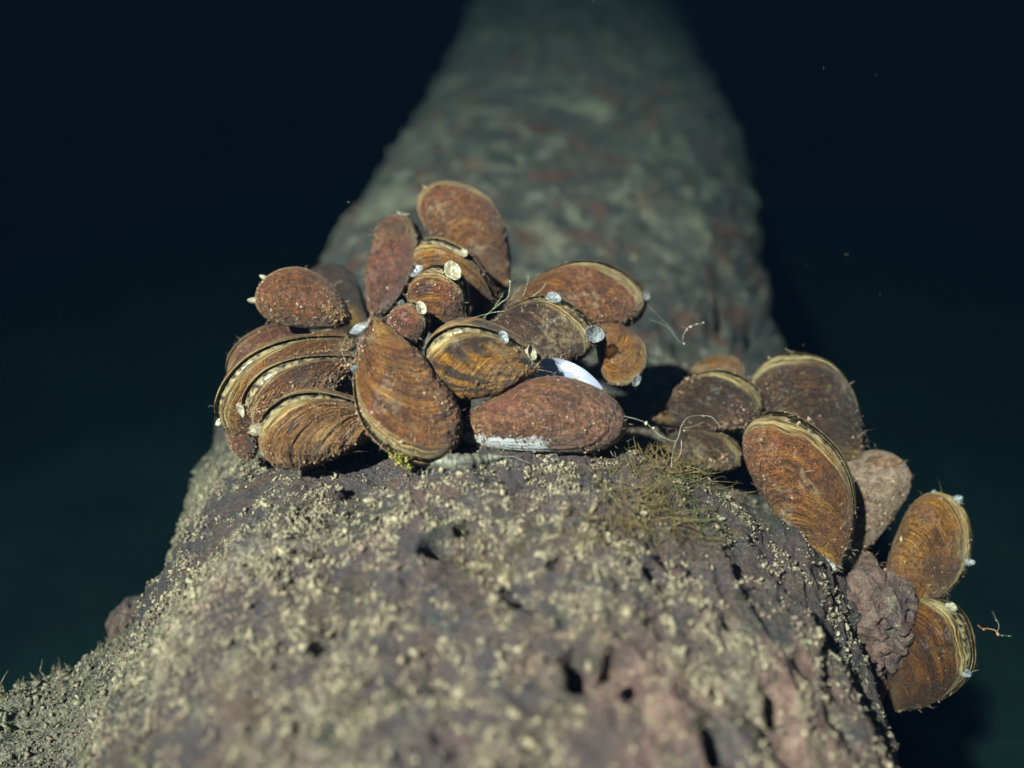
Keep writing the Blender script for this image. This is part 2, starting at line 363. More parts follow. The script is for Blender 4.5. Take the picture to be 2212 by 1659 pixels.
def build_log():
    Ys = np.concatenate([np.linspace(.55, 3.15, 520), 3.15 + np.cumsum(np.linspace(.006, .16, 330))]); Ys = Ys[Ys < 32]
    Th = np.concatenate([np.linspace(-PI, -1.75, 26, endpoint=False), np.linspace(-1.75, 1.8, 680), np.linspace(1.8, PI, 26)[1:-1]])
    P, N, Y, T = log_grid(Ys, Th); P[:, 2] += CAM[2]
    P = P + N * log_disp(P, N, Y, T)[:, None]
    u, v, d = proj(P); vis = (np.abs(T) < 1.7) & (Y < 3.0) & (Y > .7)
    for (pu, pv, pr, pd) in PITS:
        dd = np.where(vis, (u - pu) ** 2 + (v - pv) ** 2, 1e12); c = P[np.argmin(dd)]
        q = (P - c) / np.array([1, 1.25, 1]); q = np.linalg.norm(q, axis=1) / pr
        q = q * (1 + .25 * fbm(P * 14, 2))
        P = P - N * (pd * 2.4 * np.exp(-q ** 4) - .12 * pd * np.exp(-((q - 1.35) / .35) ** 2))[:, None]
    silt = .36 + .60 * fbm(P * 1.7 + 3, 3) + .28 * sstep(.3, -.9, np.sin(T)) * sstep(3.2, 2.0, Y) - .18 * sstep(.3, .8, np.sin(T)) - .25 * np.exp(-((Y - 2.45) / .22) ** 2)
    pink = sstep(-.1, .55, np.sin(T) + .25 * fbm(P * 1.4, 2)) * sstep(2.6, 1.4, Y) + .35 * sstep(3.6, 5, Y)
    n, m = len(Ys), len(Th)
    fq = grid_faces(n, m, True)
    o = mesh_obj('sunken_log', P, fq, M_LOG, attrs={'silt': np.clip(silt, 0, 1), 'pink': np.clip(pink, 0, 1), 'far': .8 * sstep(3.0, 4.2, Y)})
    tag(o, 'thick crusted sunken log running away into dark water, silt dusted and pitted', 'log')
    me = o.data; nv = np.zeros(len(P) * 3, np.float32); me.vertices.foreach_get('normal', nv)
    return o, P, nv.reshape(-1, 3), Y, T, np.clip(silt, 0, 1)
LOG, LP, LN, LY, LT, LSILT = build_log()
LU, LV, LD = proj(LP)
_facing = np.einsum('ij,ij->i', LN, CAM - LP) > 0
def log_at(u, v, ymax=3.0):
    k = np.argmin(np.where(_facing & (LY < ymax), (LU - u) ** 2 + (LV - v) ** 2, 1e12)); return LP[k], LN[k]

def blob(name, c, rad, parent, mat, seed, n=90, amp=.20, freq=1.6, ax=(1, 1, 1), pits=True, attrs=True):
    th = np.linspace(0, PI, n); ph = np.linspace(0, 2 * PI, 2 * n, endpoint=False)
    A, B = np.meshgrid(th, ph, indexing='ij'); D = np.stack([np.sin(A) * np.cos(B), np.sin(A) * np.sin(B), np.cos(A)], -1).reshape(-1, 3)
    q = D * freq + seed * 3.7
    r = 1 + amp * fbm(q, 3, .4) + .07 * (1 - np.abs(fbm(q * 2.2, 3)))
    if pits: r = r - .30 * sstep(.22, .42, fbm(q * 1.7 + 40, 2))
    V = c + D * (r * rad)[:, None] * np.array(ax)
    at_ = {'silt': np.clip(.15 + .3 * D[:, 2] + .3 * fbm(q, 2), 0, 1), 'pink': np.full(len(V), .85), 'far': np.zeros(len(V))}
    return mesh_obj(name, V, grid_faces(n, 2 * n, True), mat, parent, at_)
blob('knot', at(1893, 1332, 3.36), .150, LOG, M_LOG, 2, ax=(1.05, 1.1, 1.1))
blob('knot', at(1850, 1480, 3.40), .120, LOG, M_LOG, 5, ax=(.8, 1.2, 1.3))
blob('knot', at(1870, 1620, 3.36), .130, LOG, M_LOG, 8, ax=(.7, 1.3, 1.4))
blob('knot', at(296, 1356, 3.80), .115, LOG, M_LOG, 3, ax=(.9, 1.1, 1.2), amp=.16)
def stub():
    A = at(-420, 1745, 3.30); B = at(430, 1610, 3.45); n, m = 120, 120
    tt = np.linspace(0, 1, n); a = np.linspace(0, 2 * PI, m, endpoint=False)
    ax = B - A; ax /= np.linalg.norm(ax); s1 = np.cross(ax, [0, 0, 1]); s1 /= np.linalg.norm(s1); s2 = np.cross(s1, ax)
    Tt, Aa = np.meshgrid(tt, a, indexing='ij'); Tt = Tt.ravel(); Aa = Aa.ravel()
    D = s1 * np.cos(Aa)[:, None] + s2 * np.sin(Aa)[:, None]
    C = A + (B - A) * Tt[:, None]
    R = .26 + .03 * Tt + .26 * sstep(.45, 1, Tt) ** 1.5
    V = C + D * R[:, None]; V = V + D * (.06 * fbm(V * 3, 4) + .02 * fbm(V * 12, 3))[:, None]
    o = mesh_obj('branch_stub', V, grid_faces(n, m, True)[:, ::-1], M_LOG, LOG, {'silt': .4 + .4 * D[:, 2], 'pink': np.full(len(V), .3)})
    return V, D
STUB_V, STUB_D = stub()

# ------------------------------------------------------------------ mussels
OUT = {
 'wedge': [(0, 0), (.06, -.050), (.16, -.072), (.36, -.070), (.60, -.040), (.80, .005), (.925, .085), (.985, .20), (.975, .33), (.90, .445), (.76, .53), (.58, .565), (.42, .52), (.27, .41), (.14, .255), (.045, .10)],
 'oval': [(0, .02), (.045, -.045), (.16, -.085), (.38, -.095), (.62, -.075), (.82, -.03), (.95, .06), (1.0, .19), (.97, .33), (.88, .44), (.73, .52), (.55, .535), (.38, .48), (.22, .37), (.10, .225), (.025, .10)],
}
def catmull(P, n):
    P = np.asarray(P, float); k = len(P); t = np.linspace(0, k, n, endpoint=False); i = t.astype(int); f = (t - i)[:, None]
    p0, p1, p2, p3 = P[(i - 1) % k], P[i % k], P[(i + 1) % k], P[(i + 2) % k]
    return .5 * (2 * p1 + (p2 - p0) * f + (2 * p0 - 5 * p1 + 4 * p2 - p3) * f ** 2 + (3 * p1 - p0 - 3 * p2 + p3) * f ** 3)
def valve_arrays(kind, L, H, W, gap, side, seed, ctr, ridge=1.0, nr=84, nt=168):
    o = catmull(OUT[kind], nt)
    hs = H / .58; o = o * np.array([1, hs])
    c = np.array([.52, ctr * hs])
    rr = 1 - (1 - np.linspace(0, 1, nr)) ** 1.45
    R, J = np.meshgrid(rr, np.arange(nt), indexing='ij'); R = R.ravel(); J = J.ravel()
    # keel: the high line of the flank, running from the beak close to the flat ventral side
    kx0, kx1 = (.04, .66) if kind == 'wedge' else (.22, .66)
    cx = kx0 + (kx1 - kx0) * sstep(0, 1, np.clip((o[:, 0] - .02) / .90, 0, 1)) ** .9
    kz = (ctr - .11) * hs + .16 * hs * cx + .02
    c2 = np.stack([cx, kz], 1)
    p = c2[J] + (o[J] - c2[J]) * R[:, None]
    ee, qq = (1.95, .66) if kind == 'wedge' else (2.1, .64)
    hh = (.34 + .66 * sstep(-.05, .42, cx)) if kind == 'wedge' else (.80 + .20 * sstep(.1, .45, cx))
    y = W * hh[J] * np.clip(1 - (R ** 2 + .004) ** (ee / 2), 0, 1) ** qq
    c = np.array([.52, ctr * hs])
    # growth coordinate seen from the beak
    u0 = o[0] - np.array([.004, 0]); ang = np.arctan2(o[:, 1] - u0[1], o[:, 0] - u0[0]); rad = np.linalg.norm(o - u0, axis=1)
    srt = np.argsort(ang[1:]); pa = np.arctan2(p[:, 1] - u0[1], p[:, 0] - u0[0])
    rho = np.interp(pa, ang[1:][srt], rad[1:][srt]); s = np.clip(np.linalg.norm(p - u0, axis=1) / rho, 0, 1.0)
    ray = (pa - ang[1:].min()) / (np.ptp(ang[1:]))
    rs = np.random.default_rng(seed); oo = rs.uniform(0, 50, 3)
    g1 = perlin(np.stack([s * 26 + oo[0], ray * 1.2, 0 * s + .5], 1)); g2 = perlin(np.stack([s * 62 + oo[1], ray * 2, 0 * s + .5], 1))
    lowf = fbm(np.stack([p[:, 0] * 3, p[:, 1] * 3, 0 * s + oo[2]], 1), 3)
    for s0 in np.sort(rs.uniform(.35, .97, 6)):                # pauses in growth leave small ledges
        sw = s + .02 * lowf; y = y - rs.uniform(.002, .007) * ridge ** .5 * np.exp(-((sw - s0) / rs.uniform(.006, .014)) ** 2) + rs.uniform(.0, .004) * sstep(s0, s0 - .05, sw)
    fade = np.clip((1 - R) * 9, 0.25, 1)
    y = y + fade * ridge * (.0050 * g1 + .0042 * g2) + .016 * lowf * np.clip((1 - R) * 4, 0, 1)
    gq = np.stack([p[:, 0], p[:, 1], 0 * s + oo[0]], 1); y = y + np.clip((1 - R) * 6, .1, 1) * (.0065 * fbm(gq * 14, 2) + .0055 * fbm(gq * 44, 2))
    y = y + gap * (.25 + p[:, 0]) * .8
    under = (o[J][:, 1] < c2[J][:, 1]) & (o[J][:, 0] < .97); chip = under * sstep(.45, .85, R) * sstep(.01, .05, p[:, 0]) * sstep(.60, .50, p[:, 0])
    V = np.stack([p[:, 0], y, p[:, 1]], 1)
    # inner lip
    Rl = np.full(nt, .93); pl = c2 + (o - c2) * Rl[:, None]
    lip = np.stack([pl[:, 0], gap * (.25 + pl[:, 0]) * .8 + .012, pl[:, 1]], 1)
    V = np.concatenate([V, lip]); V[:, 1] *= side
    f = grid_faces(nr + 1, nt, True)
    if side > 0: f = f[:, ::-1]
    a = {'growth': np.concatenate([s, np.full(nt, .99)]), 'rim': np.concatenate([R, np.full(nt, 1.0)]), 'ray': np.concatenate([ray, ray[-nt:]]), 'chip': np.concatenate([chip, chip[-nt:]])}
    return V * L, f, a, o * L, c * L
def siphon(parent, X, base, direc, size, open_=True, seed=0, cream=False):
    """short frilled tube of flesh"""
    r = np.random.default_rng(seed); d = np.asarray(direc, float); d /= np.linalg.norm(d)
    a = np.cross(d, [.3, .5, .8]); a /= np.linalg.norm(a); b = np.cross(d, a)
    prof = [(-.35, .50), (0, .56), (.22, .64), (.40, .80), (.52, .96), (.57, 1.0), (.56, .92), (.49, .72), (.44, .48), (.42, .22), (.41, .03)] if open_ else [(-.3, .80), (.1, .84), (.35, .80), (.6, .68), (.8, .50), (.92, .28), (.96, .04)]
    m = 40; ph = np.linspace(0, 2 * PI, m, endpoint=False); rows = []; w1, w2, w3 = r.uniform(0, 6, 3)
    for (h, rd) in prof:
        fr = 1 + .10 * np.sin(ph * 2 + w1) + .03 * np.sin(ph * 5 + w2) * max(h, 0) 
        hh = h * 1.15 + .10 * np.sin(ph * 2 + w3) * max(h, 0) 
        rows.append(base + size * (d * hh[:, None] + rd * .62 * fr[:, None] * (a * np.cos(ph)[:, None] * 1.15 + b * np.sin(ph)[:, None] * .85)))
    V = np.concatenate(rows); V = V + size * .09 * np.stack([fbm(V / size * 1.1 + seed + 9 * q, 2) for q in range(3)], 1)
    o = mesh_obj('siphon', V, grid_faces(len(prof), m, True), M_SIPHC if cream else M_SIPH, parent)
    if open_:                                       # dark papillae round the rim
        k = 34; pa = np.linspace(0, 2 * PI, k, endpoint=False) + r.uniform(-.1, .1, k); q = r.uniform(.62, 1.0, k)[:, None]
        Pn = base + size * (d * (.44 + .16 * q) + .60 * q * (a * np.cos(pa)[:, None] * 1.1 + b * np.sin(pa)[:, None] * .8))
        N = d + .8 * (a * np.cos(pa)[:, None] + b * np.sin(pa)[:, None])
        Vb, Fb = blades(Pn, N, np.full(k, size * .12), np.full(k, size * .03), seed, .25)
        mesh_obj('papillae', Vb, Fb, M_SIPHD, o)
    return o
# beak u, v, other end u, v, height, half width, roll
FIT = {
 'r9': (1422, 962, 1594, 1022, 0.437, 0.284, 23.7),
 'm14': (792, 735, 748, 572, 0.640, 0.240, 10.0),
 'm1': (1098, 626, 874, 462, 0.499, 0.201, 4.3),
 'm2': (807, 704, 833, 481, 0.421, 0.203, 41.4),
 'm3': (1073, 668, 892, 564, 0.511, 0.212, 50.1),
 'm4': (992, 742, 876, 622, 0.780, 0.320, 44.0),
 'm11': (1104, 644, 1384, 719, 0.444, 0.299, 20.1),
 'm12': (1300, 691, 1310, 839, 0.624, 0.205, 9.3),
 'm15': (668, 708, 538, 850, 0.549, 0.254, 33.8),
 'm13': (757, 692, 552, 688, 0.582, 0.228, -8.7),
 'm16': (759, 731, 533, 955, 0.509, 0.208, 43.2),
 'm19': (545, 902, 490, 923, 0.950, 0.244, 2.0),
 'm17': (769, 775, 585, 937, 0.583, 0.212, 47.5),
 'm18': (838, 905, 598, 1010, 0.580, 0.270, 38.0),
 'm10': (1049, 720, 1276, 792, 0.572, 0.227, 37.3),
 'm5': (891, 769, 839, 671, 0.873, 0.335, 47.7),
 'm7': (1169, 779, 949, 837, 0.705, 0.319, 48.9),
 'm6': (799, 690, 1024, 940, 0.568, 0.204, 37.1),
 'm8': (979, 934, 1348, 991, 0.434, 0.238, -7.3),
 'm20': (1016, 738, 1128, 675, 0.618, 0.292, 1.6),
 'm21': (928, 802, 1050, 752, 0.663, 0.321, 7.4),
 'r3': (1494, 799, 1599, 843, 0.586, 0.252, -2.9),
 'r1': (1861, 1000, 1595, 864, 0.595, 0.338, 19.7),
 'r2': (1412, 898, 1648, 927, 0.561, 0.238, 32.4),
 'r5': (1842, 1190, 1992, 1034, 0.620, 0.220, 6.0),
 'r8': (1797, 1222, 1882, 1246, 0.464, 0.200, 17.1),
 'r6': (1912, 1338, 1978, 1050, 0.470, 0.270, 18.0),
 'r4': (1815, 1227, 1578, 940, 0.484, 0.238, 32.6),
 'r7': (1937, 1535, 1966, 1272, 0.603, 0.210, 38.0),
}
MUSSELS = {}
def mussel(key, label, group, tip, end, dors, gamma, H=.58, W=.20, kind='wedge', gap=.03, mat=None, ctr=.17, siph=(), fuzz=160, silt=120, ridge=1.0, seed=None, byssus=None):
    seed = seed if seed is not None else abs(hash(key)) % 1000
    seed = sum(ord(ch) * (i + 3) for i, ch in enumerate(key))
    if key in FIT:
        f = FIT[key]; tip = (f[0], f[1], tip[2]); end = (f[2], f[3], end[2]); H, W, gamma = f[4:]
    P1, P2 = at(*tip), at(*end); X = P2 - P1; L = np.linalg.norm(X); X /= L
    C = CAM - (P1 + P2) / 2; C -= X * (C @ X); C /= np.linalg.norm(C)
    Nn = np.cross(C, X) * dors; g = math.radians(gamma)
    Z = math.cos(g) * Nn + math.sin(g) * C; Yv = np.cross(Z, X)
    e = bpy.data.objects.new('mussel', None); COL.objects.link(e); e.empty_display_size = .1
    M = Matrix([[X[i], Yv[i], Z[i], P1[i]] for i in range(3)] + [[0, 0, 0, 1]])
    e.matrix_world = M
    tag(e, label, 'mussel', group)
    R3 = np.stack([X, Yv, Z], 1)
    allV, allN = [], []
    for side in (1, -1):
        V, f, a, o, c = valve_arrays(kind, L, H, W, gap, side, seed + side, ctr, ridge)
        ob = mesh_obj('valve', V, f, mat, e, a)
        nv = np.zeros(len(V) * 3, np.float32); ob.data.vertices.foreach_get('normal', nv)
        n_out = len(V) - len(o); allV.append(V[:n_out]); allN.append(nv.reshape(-1, 3)[:n_out])
    # the soft mantle edge between the valves
    n = len(o); rows = []
    for (sc_, yy) in ((.80, -.9), (.93, -.8), (.965, -.35), (.97, 0), (.965, .35), (.93, .8), (.80, .9)):
        q = c + (o - c) * sc_ * (1 + .006 * np.sin(np.arange(n) * 1.7))[:, None]
        rows.append(np.stack([q[:, 0], yy * (gap * (.25 + q[:, 0] / L) * .8 + .008) * L, q[:, 1]], 1))
    mesh_obj('mantle', np.concatenate(rows), grid_faces(7, n, True), M_MANT, e)
    for k, sp in enumerate(siph):                    # (position along rim 0..1 on the posterior/dorsal edge, size, open, cream)
        pos, size, op, cr = sp[:4]
        i = int(pos * n) % n; q = c + (o[i] - c) * .95; dd = o[i] - c; dd /= np.linalg.norm(dd)
        lean = sp[4] if len(sp) > 4 else 0.0
        cl = R3.T @ C; dv = np.array([dd[0], 0, dd[1]]) + (.85 + lean) * cl
        siphon(e, L, np.array([q[0], 0, q[1]]) + .012 * cl, dv, size * 1.15, op, seed + k, cr)
    V = np.concatenate(allV); Nv = np.concatenate(allN); rs = np.random.default_rng(seed)
    Nw = Nv @ R3.T; Vw = V @ R3.T + P1
    if fuzz:
        fuzz = int(fuzz * 4); k = rs.integers(0, len(V), fuzz)
        Vb, Fb = blades(V[k], Nv[k], rs.uniform(.014, .046, fuzz) * (1 + 1.2 * (rs.random(fuzz) > .93)), rs.uniform(.0009, .0016, fuzz), seed, .7)
        tag(mesh_obj('fuzz', Vb, Fb, M_FUZZ, e), kind='stuff')
    if silt:
        silt = int(silt * 6); wt_ = np.clip(Nw[:, 2] + .9, 0.05, 1.9) * np.clip(.5 + 1.3 * fbm(Vw * 6 + seed, 2), .02, 2) ** 1.5
        k = rs.choice(len(V), silt, p=wt_ / wt_.sum())
        S = np.exp(rs.normal(math.log(.0023), .35, silt)) * (1 + 1.0 * (rs.random(silt) > .97))
        Vb, Fb = lumps(V[k] + Nv[k] * S[:, None] * .2, S, seed, rs.uniform(1, 2.0, silt))
        tag(mesh_obj('silt_specks', Vb, Fb, M_SILT2, e), kind='stuff')
    if byssus is not None:
        paths = []
        for j in range(byssus):
            q = np.array([.10 * L, 0, -.02 * L]) @ R3.T + P1; uu, vv, _ = proj(q[None])
            tgt, nn = log_at(uu[0] + rs.uniform(-150, 170), vv[0] + rs.uniform(5, 60))
            tt = np.linspace(0, 1, 8)[:, None]; pth = q * (1 - tt) + tgt * tt + np.array([0, 0, .03]) * np.sin(tt * PI)
            paths.append(((pth - P1) @ R3, .0008))
        Vt, Ft = tubes(paths, 4); mesh_obj('byssus', Vt, Ft, M_PALE, e)
    if key == 'm6':
        tgt = at(868, 985, P1 @ FWD - 0)                     # yellow-green algae at the foot of the shell
        uu, vv, dd_ = proj(Vw); q = np.where((Nw @ C > .2), (uu - 866) ** 2 + (vv - 985) ** 2, 1e12); kk = np.argsort(q)[:60]
        k = rs.choice(kk, 420); Sg = rs.uniform(.0025, .006, 420)
        Cg = V[k] + rs.normal(size=(420, 3)) * np.array([.022, .004, .012]); Vb, Fb = lumps(Cg, Sg, 5)
        mesh_obj('algae_patch', Vb, Fb, M_GREENP, e)
    MUSSELS[key] = (e, P1, R3, L)
    return e

S_RUST = mat_shell('shell_rust', coat=.82, stripe=.15)
S_RED = mat_shell('shell_reddish', coat=.95, stripe=.1, coatc=((.018, .007, .006), (.130, .050, .036)), edge=.5)
S_LINE = mat_shell('shell_lined', coat=.52, stripe=.25, lite=(.36, .18, .06), speck=.45)
S_FRONT = mat_shell('shell_front', coat=.60, stripe=.10, mid=(.105, .040, .015), lite=(.36, .19, .065), umbo=.9, speck=.55)
S_RIB = mat_shell('shell_ribbed', coat=.16, stripe=.15, dark=(.020, .009, .006), mid=(.12, .052, .022), lite=(.42, .24, .10), lines=1.3, speck=.4, edge=1.0)
S_STRIPE = mat_shell('shell_striped', coat=.16, stripe=.9, mid=(.22, .10, .03), lite=(.42, .25, .08), edge=1.0, speck=.25)
S_DARK = mat_shell('shell_dark', coat=.55, stripe=.6, coatc=((.006, .004, .003), (.042, .023, .017)), mid=(.022, .010, .006), lite=(.085, .040, .016), speck=.5)  # dark brown shell, its colour lowered further to carry shade on shaded mussels
S_ORANGE = mat_shell('shell_orange', coat=.58, stripe=.15, mid=(.14, .055, .018), lite=(.38, .20, .065), coatc=((.025, .011, .006), (.165, .080, .038)), edge=1.0)
S_FLAT = mat_shell('shell_chipped', coat=.80, stripe=.1, chip=1.0, speck=.8, pinkc=.6, coatc=((.016, .007, .006), (.155, .072, .046)))
S_PINK = mat_shell('shell_pinkish', coat=.86, stripe=.05, coatc=((.10, .062, .048), (.28, .20, .155)), pinkc=.3, edge=.4, umbo=.2)
S_TIP = mat_shell('shell_amber_tip', coat=.68, stripe=.12, umbo=1.0, mid=(.10, .040, .015), lite=(.34, .17, .055), edge=.9, worn=.17)
S_BARE = mat_shell('shell_bare', coat=.10, stripe=.15, dark=(.010, .004, .003), mid=(.046, .016, .007), lite=(.17, .075, .024), speck=.12, edge=1.0, umbo=.1)

GM, GR = 'mussels clustered on top of the log', 'mussels on the right flank of the log'
# main cluster, back to front  (tip = beak, end = opposite end; u, v, depth)
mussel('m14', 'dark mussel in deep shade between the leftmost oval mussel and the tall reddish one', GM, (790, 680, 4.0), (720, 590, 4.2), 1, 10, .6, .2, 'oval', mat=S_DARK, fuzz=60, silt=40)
mussel('m1', 'big rust brown oval mussel at the very top and back of the pile', GM, (1108, 640, 3.86), (905, 392, 3.80), -1, 6, .60, .19, 'wedge', mat=S_RUST, siph=(), fuzz=240, silt=240)
mussel('m2', 'tall dull reddish mussel upright behind the left of the pile, pale siphon at its top', GM, (800, 760, 3.60), (868, 462, 3.78), -1, 44, .60, .27, 'wedge', gap=.06, mat=S_RED, siph=((.47, .035, True, True),), silt=150)
mussel('m3', 'orange brown mussel with a slanting pale ridge just in front of the topmost oval one', GM, (1092, 662, 3.60), (892, 530, 3.62), -1, 42, .62, .22, 'wedge', gap=.05, mat=S_ORANGE, siph=((.72, .022, True, True),))
mussel('m4', 'short mussel with a frilly white siphon standing open on its ridge, centre of the pile', GM, (1000, 720, 3.44), (885, 622, 3.42), -1, 42, .80, .34, 'wedge', gap=.10, mat=S_LINE, siph=((.66, .050, True, True), (.46, .034, True, False)))
mussel('m11', 'brown oval mussel with yellow-white right margin, upper right of the pile', GM, (1130, 650, 3.70), (1392, 655, 3.62), 1, 14, .58, .20, 'wedge', gap=.06, mat=S_RUST, siph=((.52, .03, True, False),))
mussel('m12', 'smooth orange mussel with tan lower end, at the right edge of the pile', GM, (1322, 655, 3.52), (1352, 840, 3.42), 1, 4, .60, .24, 'oval', mat=S_ORANGE, gap=.03, siph=((.52, .03, True, False),), fuzz=80, silt=40)
mussel('m15', 'dull mussel half hidden at the far left, behind the broad arched one', GM, (700, 700, 3.62), (492, 800, 3.66), -1, 20, .62, .22, 'oval', mat=S_RED)
mussel('m13', 'leftmost upper mussel, plain brown oval lying on the arched ones', GM, (752, 690, 3.36), (548, 632, 3.40), -1, 4, .62, .24, 'oval', mat=S_RUST, siph=((.44, .030, False, True), (.55, .024, False, True)), fuzz=200)
mussel('m16', 'broad arched mussel at left with yellow ridge and white outer edge', GM, (765, 720, 3.36), (480, 935, 3.36), -1, 30, .62, .24, 'wedge', gap=.05, mat=S_ORANGE, ctr=.14, siph=((.50, .024, False, True),))
mussel('m19', 'small reddish mussel at the lower left foot of the pile', GM, (548, 1025, 3.22), (500, 890, 3.32), 1, 5, .60, .24, 'oval', mat=S_RED)
mussel('m17', 'silt covered mussel with spotted cream lips between the arched and the ribbed one', GM, (800, 800, 3.16), (535, 925, 3.20), -1, 34, .66, .26, 'wedge', gap=.08, mat=S_LINE, siph=((.56, .030, True, True),), silt=420)
mussel('m18', 'dark ribbed mussel with strong growth lines and cream lips, lower left front', GM, (815, 900, 3.05), (574, 985, 3.07), -1, 30, .66, .26, 'wedge', gap=.07, mat=S_RIB, ridge=3.2, siph=((.55, .034, False, True),))
mussel('m10', 'dark shaggy mussel with hair algae, right of centre, behind the striped one', GM, (1062, 690, 3.50), (1285, 730, 3.38), 1, 24, .66, .27, 'wedge', gap=.05, mat=S_DARK, siph=((.50, .052, True, False, .2), (.68, .036, True, False)), fuzz=320, silt=160, ridge=1.6)
mussel('m5', 'little reddish mussel wedged behind the head of the big upright front mussel', GM, (945, 775, 3.26), (835, 672, 3.24), -1, 42, .72, .30, 'wedge', gap=.08, mat=S_RED, siph=((.64, .030, True, True), (.48, .02, False, False)))
mussel('m7', 'striped mussel with black and amber bands and pale lips, centre front', GM, (1174, 790, 3.06), (905, 775, 3.14), -1, 36, .64, .25, 'wedge', gap=.07, mat=S_STRIPE, siph=((.93, .034, True, True), (.84, .026, True, False)), silt=60)
mussel('m6', 'big upright brown mussel standing on its beak at the front of the pile', GM, (812, 686, 3.02), (932, 1002, 3.00), -1, 24, .62, .235, 'wedge', gap=.05, mat=S_FRONT, siph=((.935, .046, True, False), (.84, .022, False, False)), fuzz=260, silt=260, byssus=9)
mussel('m8', 'mussel lying flat at the front right with a chipped white lower edge', GM, (1000, 962, 3.02), (1358, 935, 3.00), 1, -8, .44, .24, 'wedge', gap=.02, mat=S_FLAT, fuzz=260, silt=380)

mussel('m20', 'dark filler mussel added to darken the gap between the frilled mussel and the shaggy dark one', GM, (1010, 720, 3.66), (1110, 640, 3.74), 1, 10, .62, .24, 'oval', mat=S_DARK, fuzz=120, silt=60)  # unseen body added so the gap reads as dark
mussel('m21', 'filler mussel added to darken the gap right of the big upright front mussel', GM, (930, 800, 3.32), (1040, 690, 3.40), 1, 15, .62, .24, 'oval', mat=S_DARK, fuzz=100, silt=60)  # added filler, hides the lit log behind the gap

mussel('m22', 'small filler mussel added to darken the notch between the front, striped and flat lying mussels', GM, (985, 935, 3.22), (1020, 850, 3.26), 1, 12, .75, .26, 'oval', mat=S_DARK, fuzz=60, silt=40)  # dark filler put in where only shade shows in the notch

# right-hand group
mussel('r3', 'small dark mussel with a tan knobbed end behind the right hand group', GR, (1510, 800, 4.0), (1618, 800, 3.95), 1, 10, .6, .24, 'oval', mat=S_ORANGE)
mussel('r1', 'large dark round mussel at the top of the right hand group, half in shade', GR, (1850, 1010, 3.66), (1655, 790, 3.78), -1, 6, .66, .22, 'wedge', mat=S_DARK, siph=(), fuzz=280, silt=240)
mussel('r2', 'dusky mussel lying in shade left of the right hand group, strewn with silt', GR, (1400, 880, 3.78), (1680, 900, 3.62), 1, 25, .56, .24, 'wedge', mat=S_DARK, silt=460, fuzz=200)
mussel('r9', 'dusky filler mussel added to darken the hollow under the silt strewn one', GR, (1415, 965, 3.72), (1605, 985, 3.60), 1, 20, .60, .26, 'oval', mat=S_DARK, silt=200)  # added dark shell, deepens the shade of the hollow
mussel('r5', 'pale pinkish mussel tucked between two brown ones on the right', GR, (1842, 1186, 3.50), (1984, 1002, 3.58), 1, 8, .60, .22, 'wedge', mat=S_PINK, silt=260)
mussel('r8', 'small pinkish brown mussel squeezed under the amber tipped one', GR, (1790, 1230, 3.46), (1915, 1200, 3.55), 1, 12, .60, .24, 'oval', mat=S_PINK, fuzz=60)
mussel('r6', 'tall orange brown mussel at the far right edge with white specks on its margin', GR, (1985, 1315, 3.52), (2020, 1048, 3.56), -1, 16, .62, .22, 'wedge', gap=.06, mat=S_ORANGE, siph=((.52, .036, False, False), (.70, .030, False, False), (.42, .024, False, False)))
mussel('r4', 'large mussel with amber striped white tip, front of the right hand group', GR, (1806, 1226, 3.30), (1650, 905, 3.40), -1, 24, .60, .25, 'wedge', gap=.05, mat=S_TIP, siph=((.60, .014, False, True),), fuzz=260, silt=200)
mussel('r7', 'bare glossy brown mussel with striped lips hanging lowest on the right', GR, (1925, 1510, 3.42), (2040, 1290, 3.42), -1, 34, .78, .30, 'wedge', gap=.08, mat=S_BARE, siph=((.52, .028, True, True), (.72, .026, False, False)), fuzz=60, silt=30)

def empty_shell():
    P1, P2 = at(1302, 842, 3.10), at(1146, 818, 3.08); X = P2 - P1; L = np.linalg.norm(X); X /= L
    C = CAM - (P1 + P2) / 2; C -= X * (C @ X); C /= np.linalg.norm(C); Nn = -np.cross(C, X); g = math.radians(56)
    Z = math.cos(g) * Nn - math.sin(g) * C; Yv = np.cross(Z, X)
    if Yv @ C < 0: side = 1
    else: side = -1
    V, f, a, o, c = valve_arrays('oval', L, .66, .20, .0, side, 5, .17, 1.0); nt = len(o); n = len(V) - nt
    V = V[:n]; inner = V.copy(); inner[:, 1] *= .86; inner[:, [0, 2]] = c + (inner[:, [0, 2]] - c) * .97
    fo = f[:len(f) - nt]; rim = np.stack([np.arange(n - nt, n), np.roll(np.arange(n - nt, n), -1), np.roll(np.arange(n - nt, n), -1) + n, np.arange(n - nt, n) + n], 1)
    e = bpy.data.objects.new('empty_shell', None); COL.objects.link(e)
    e.matrix_world = Matrix([[X[i], Yv[i], Z[i], P1[i]] for i in range(3)] + [[0, 0, 0, 1]])
    tag(e, 'empty half shell showing its white and lavender inside behind the flat lying mussel', 'shell')
    mesh_obj('shell_outside', V, fo, S_RUST, e, {k: v[:n] for k, v in a.items()})
    Vi = np.concatenate([V[n - nt:], inner]); fi = fo[:, ::-1] + nt
    rim = np.stack([np.arange(nt), np.roll(np.arange(nt), -1), np.roll(np.arange(nt), -1) + nt + n - nt, np.arange(nt) + nt + n - nt], 1)
    mesh_obj('nacre_lining', Vi, np.concatenate([fi, rim]), M_NACRE, e)
empty_shell()

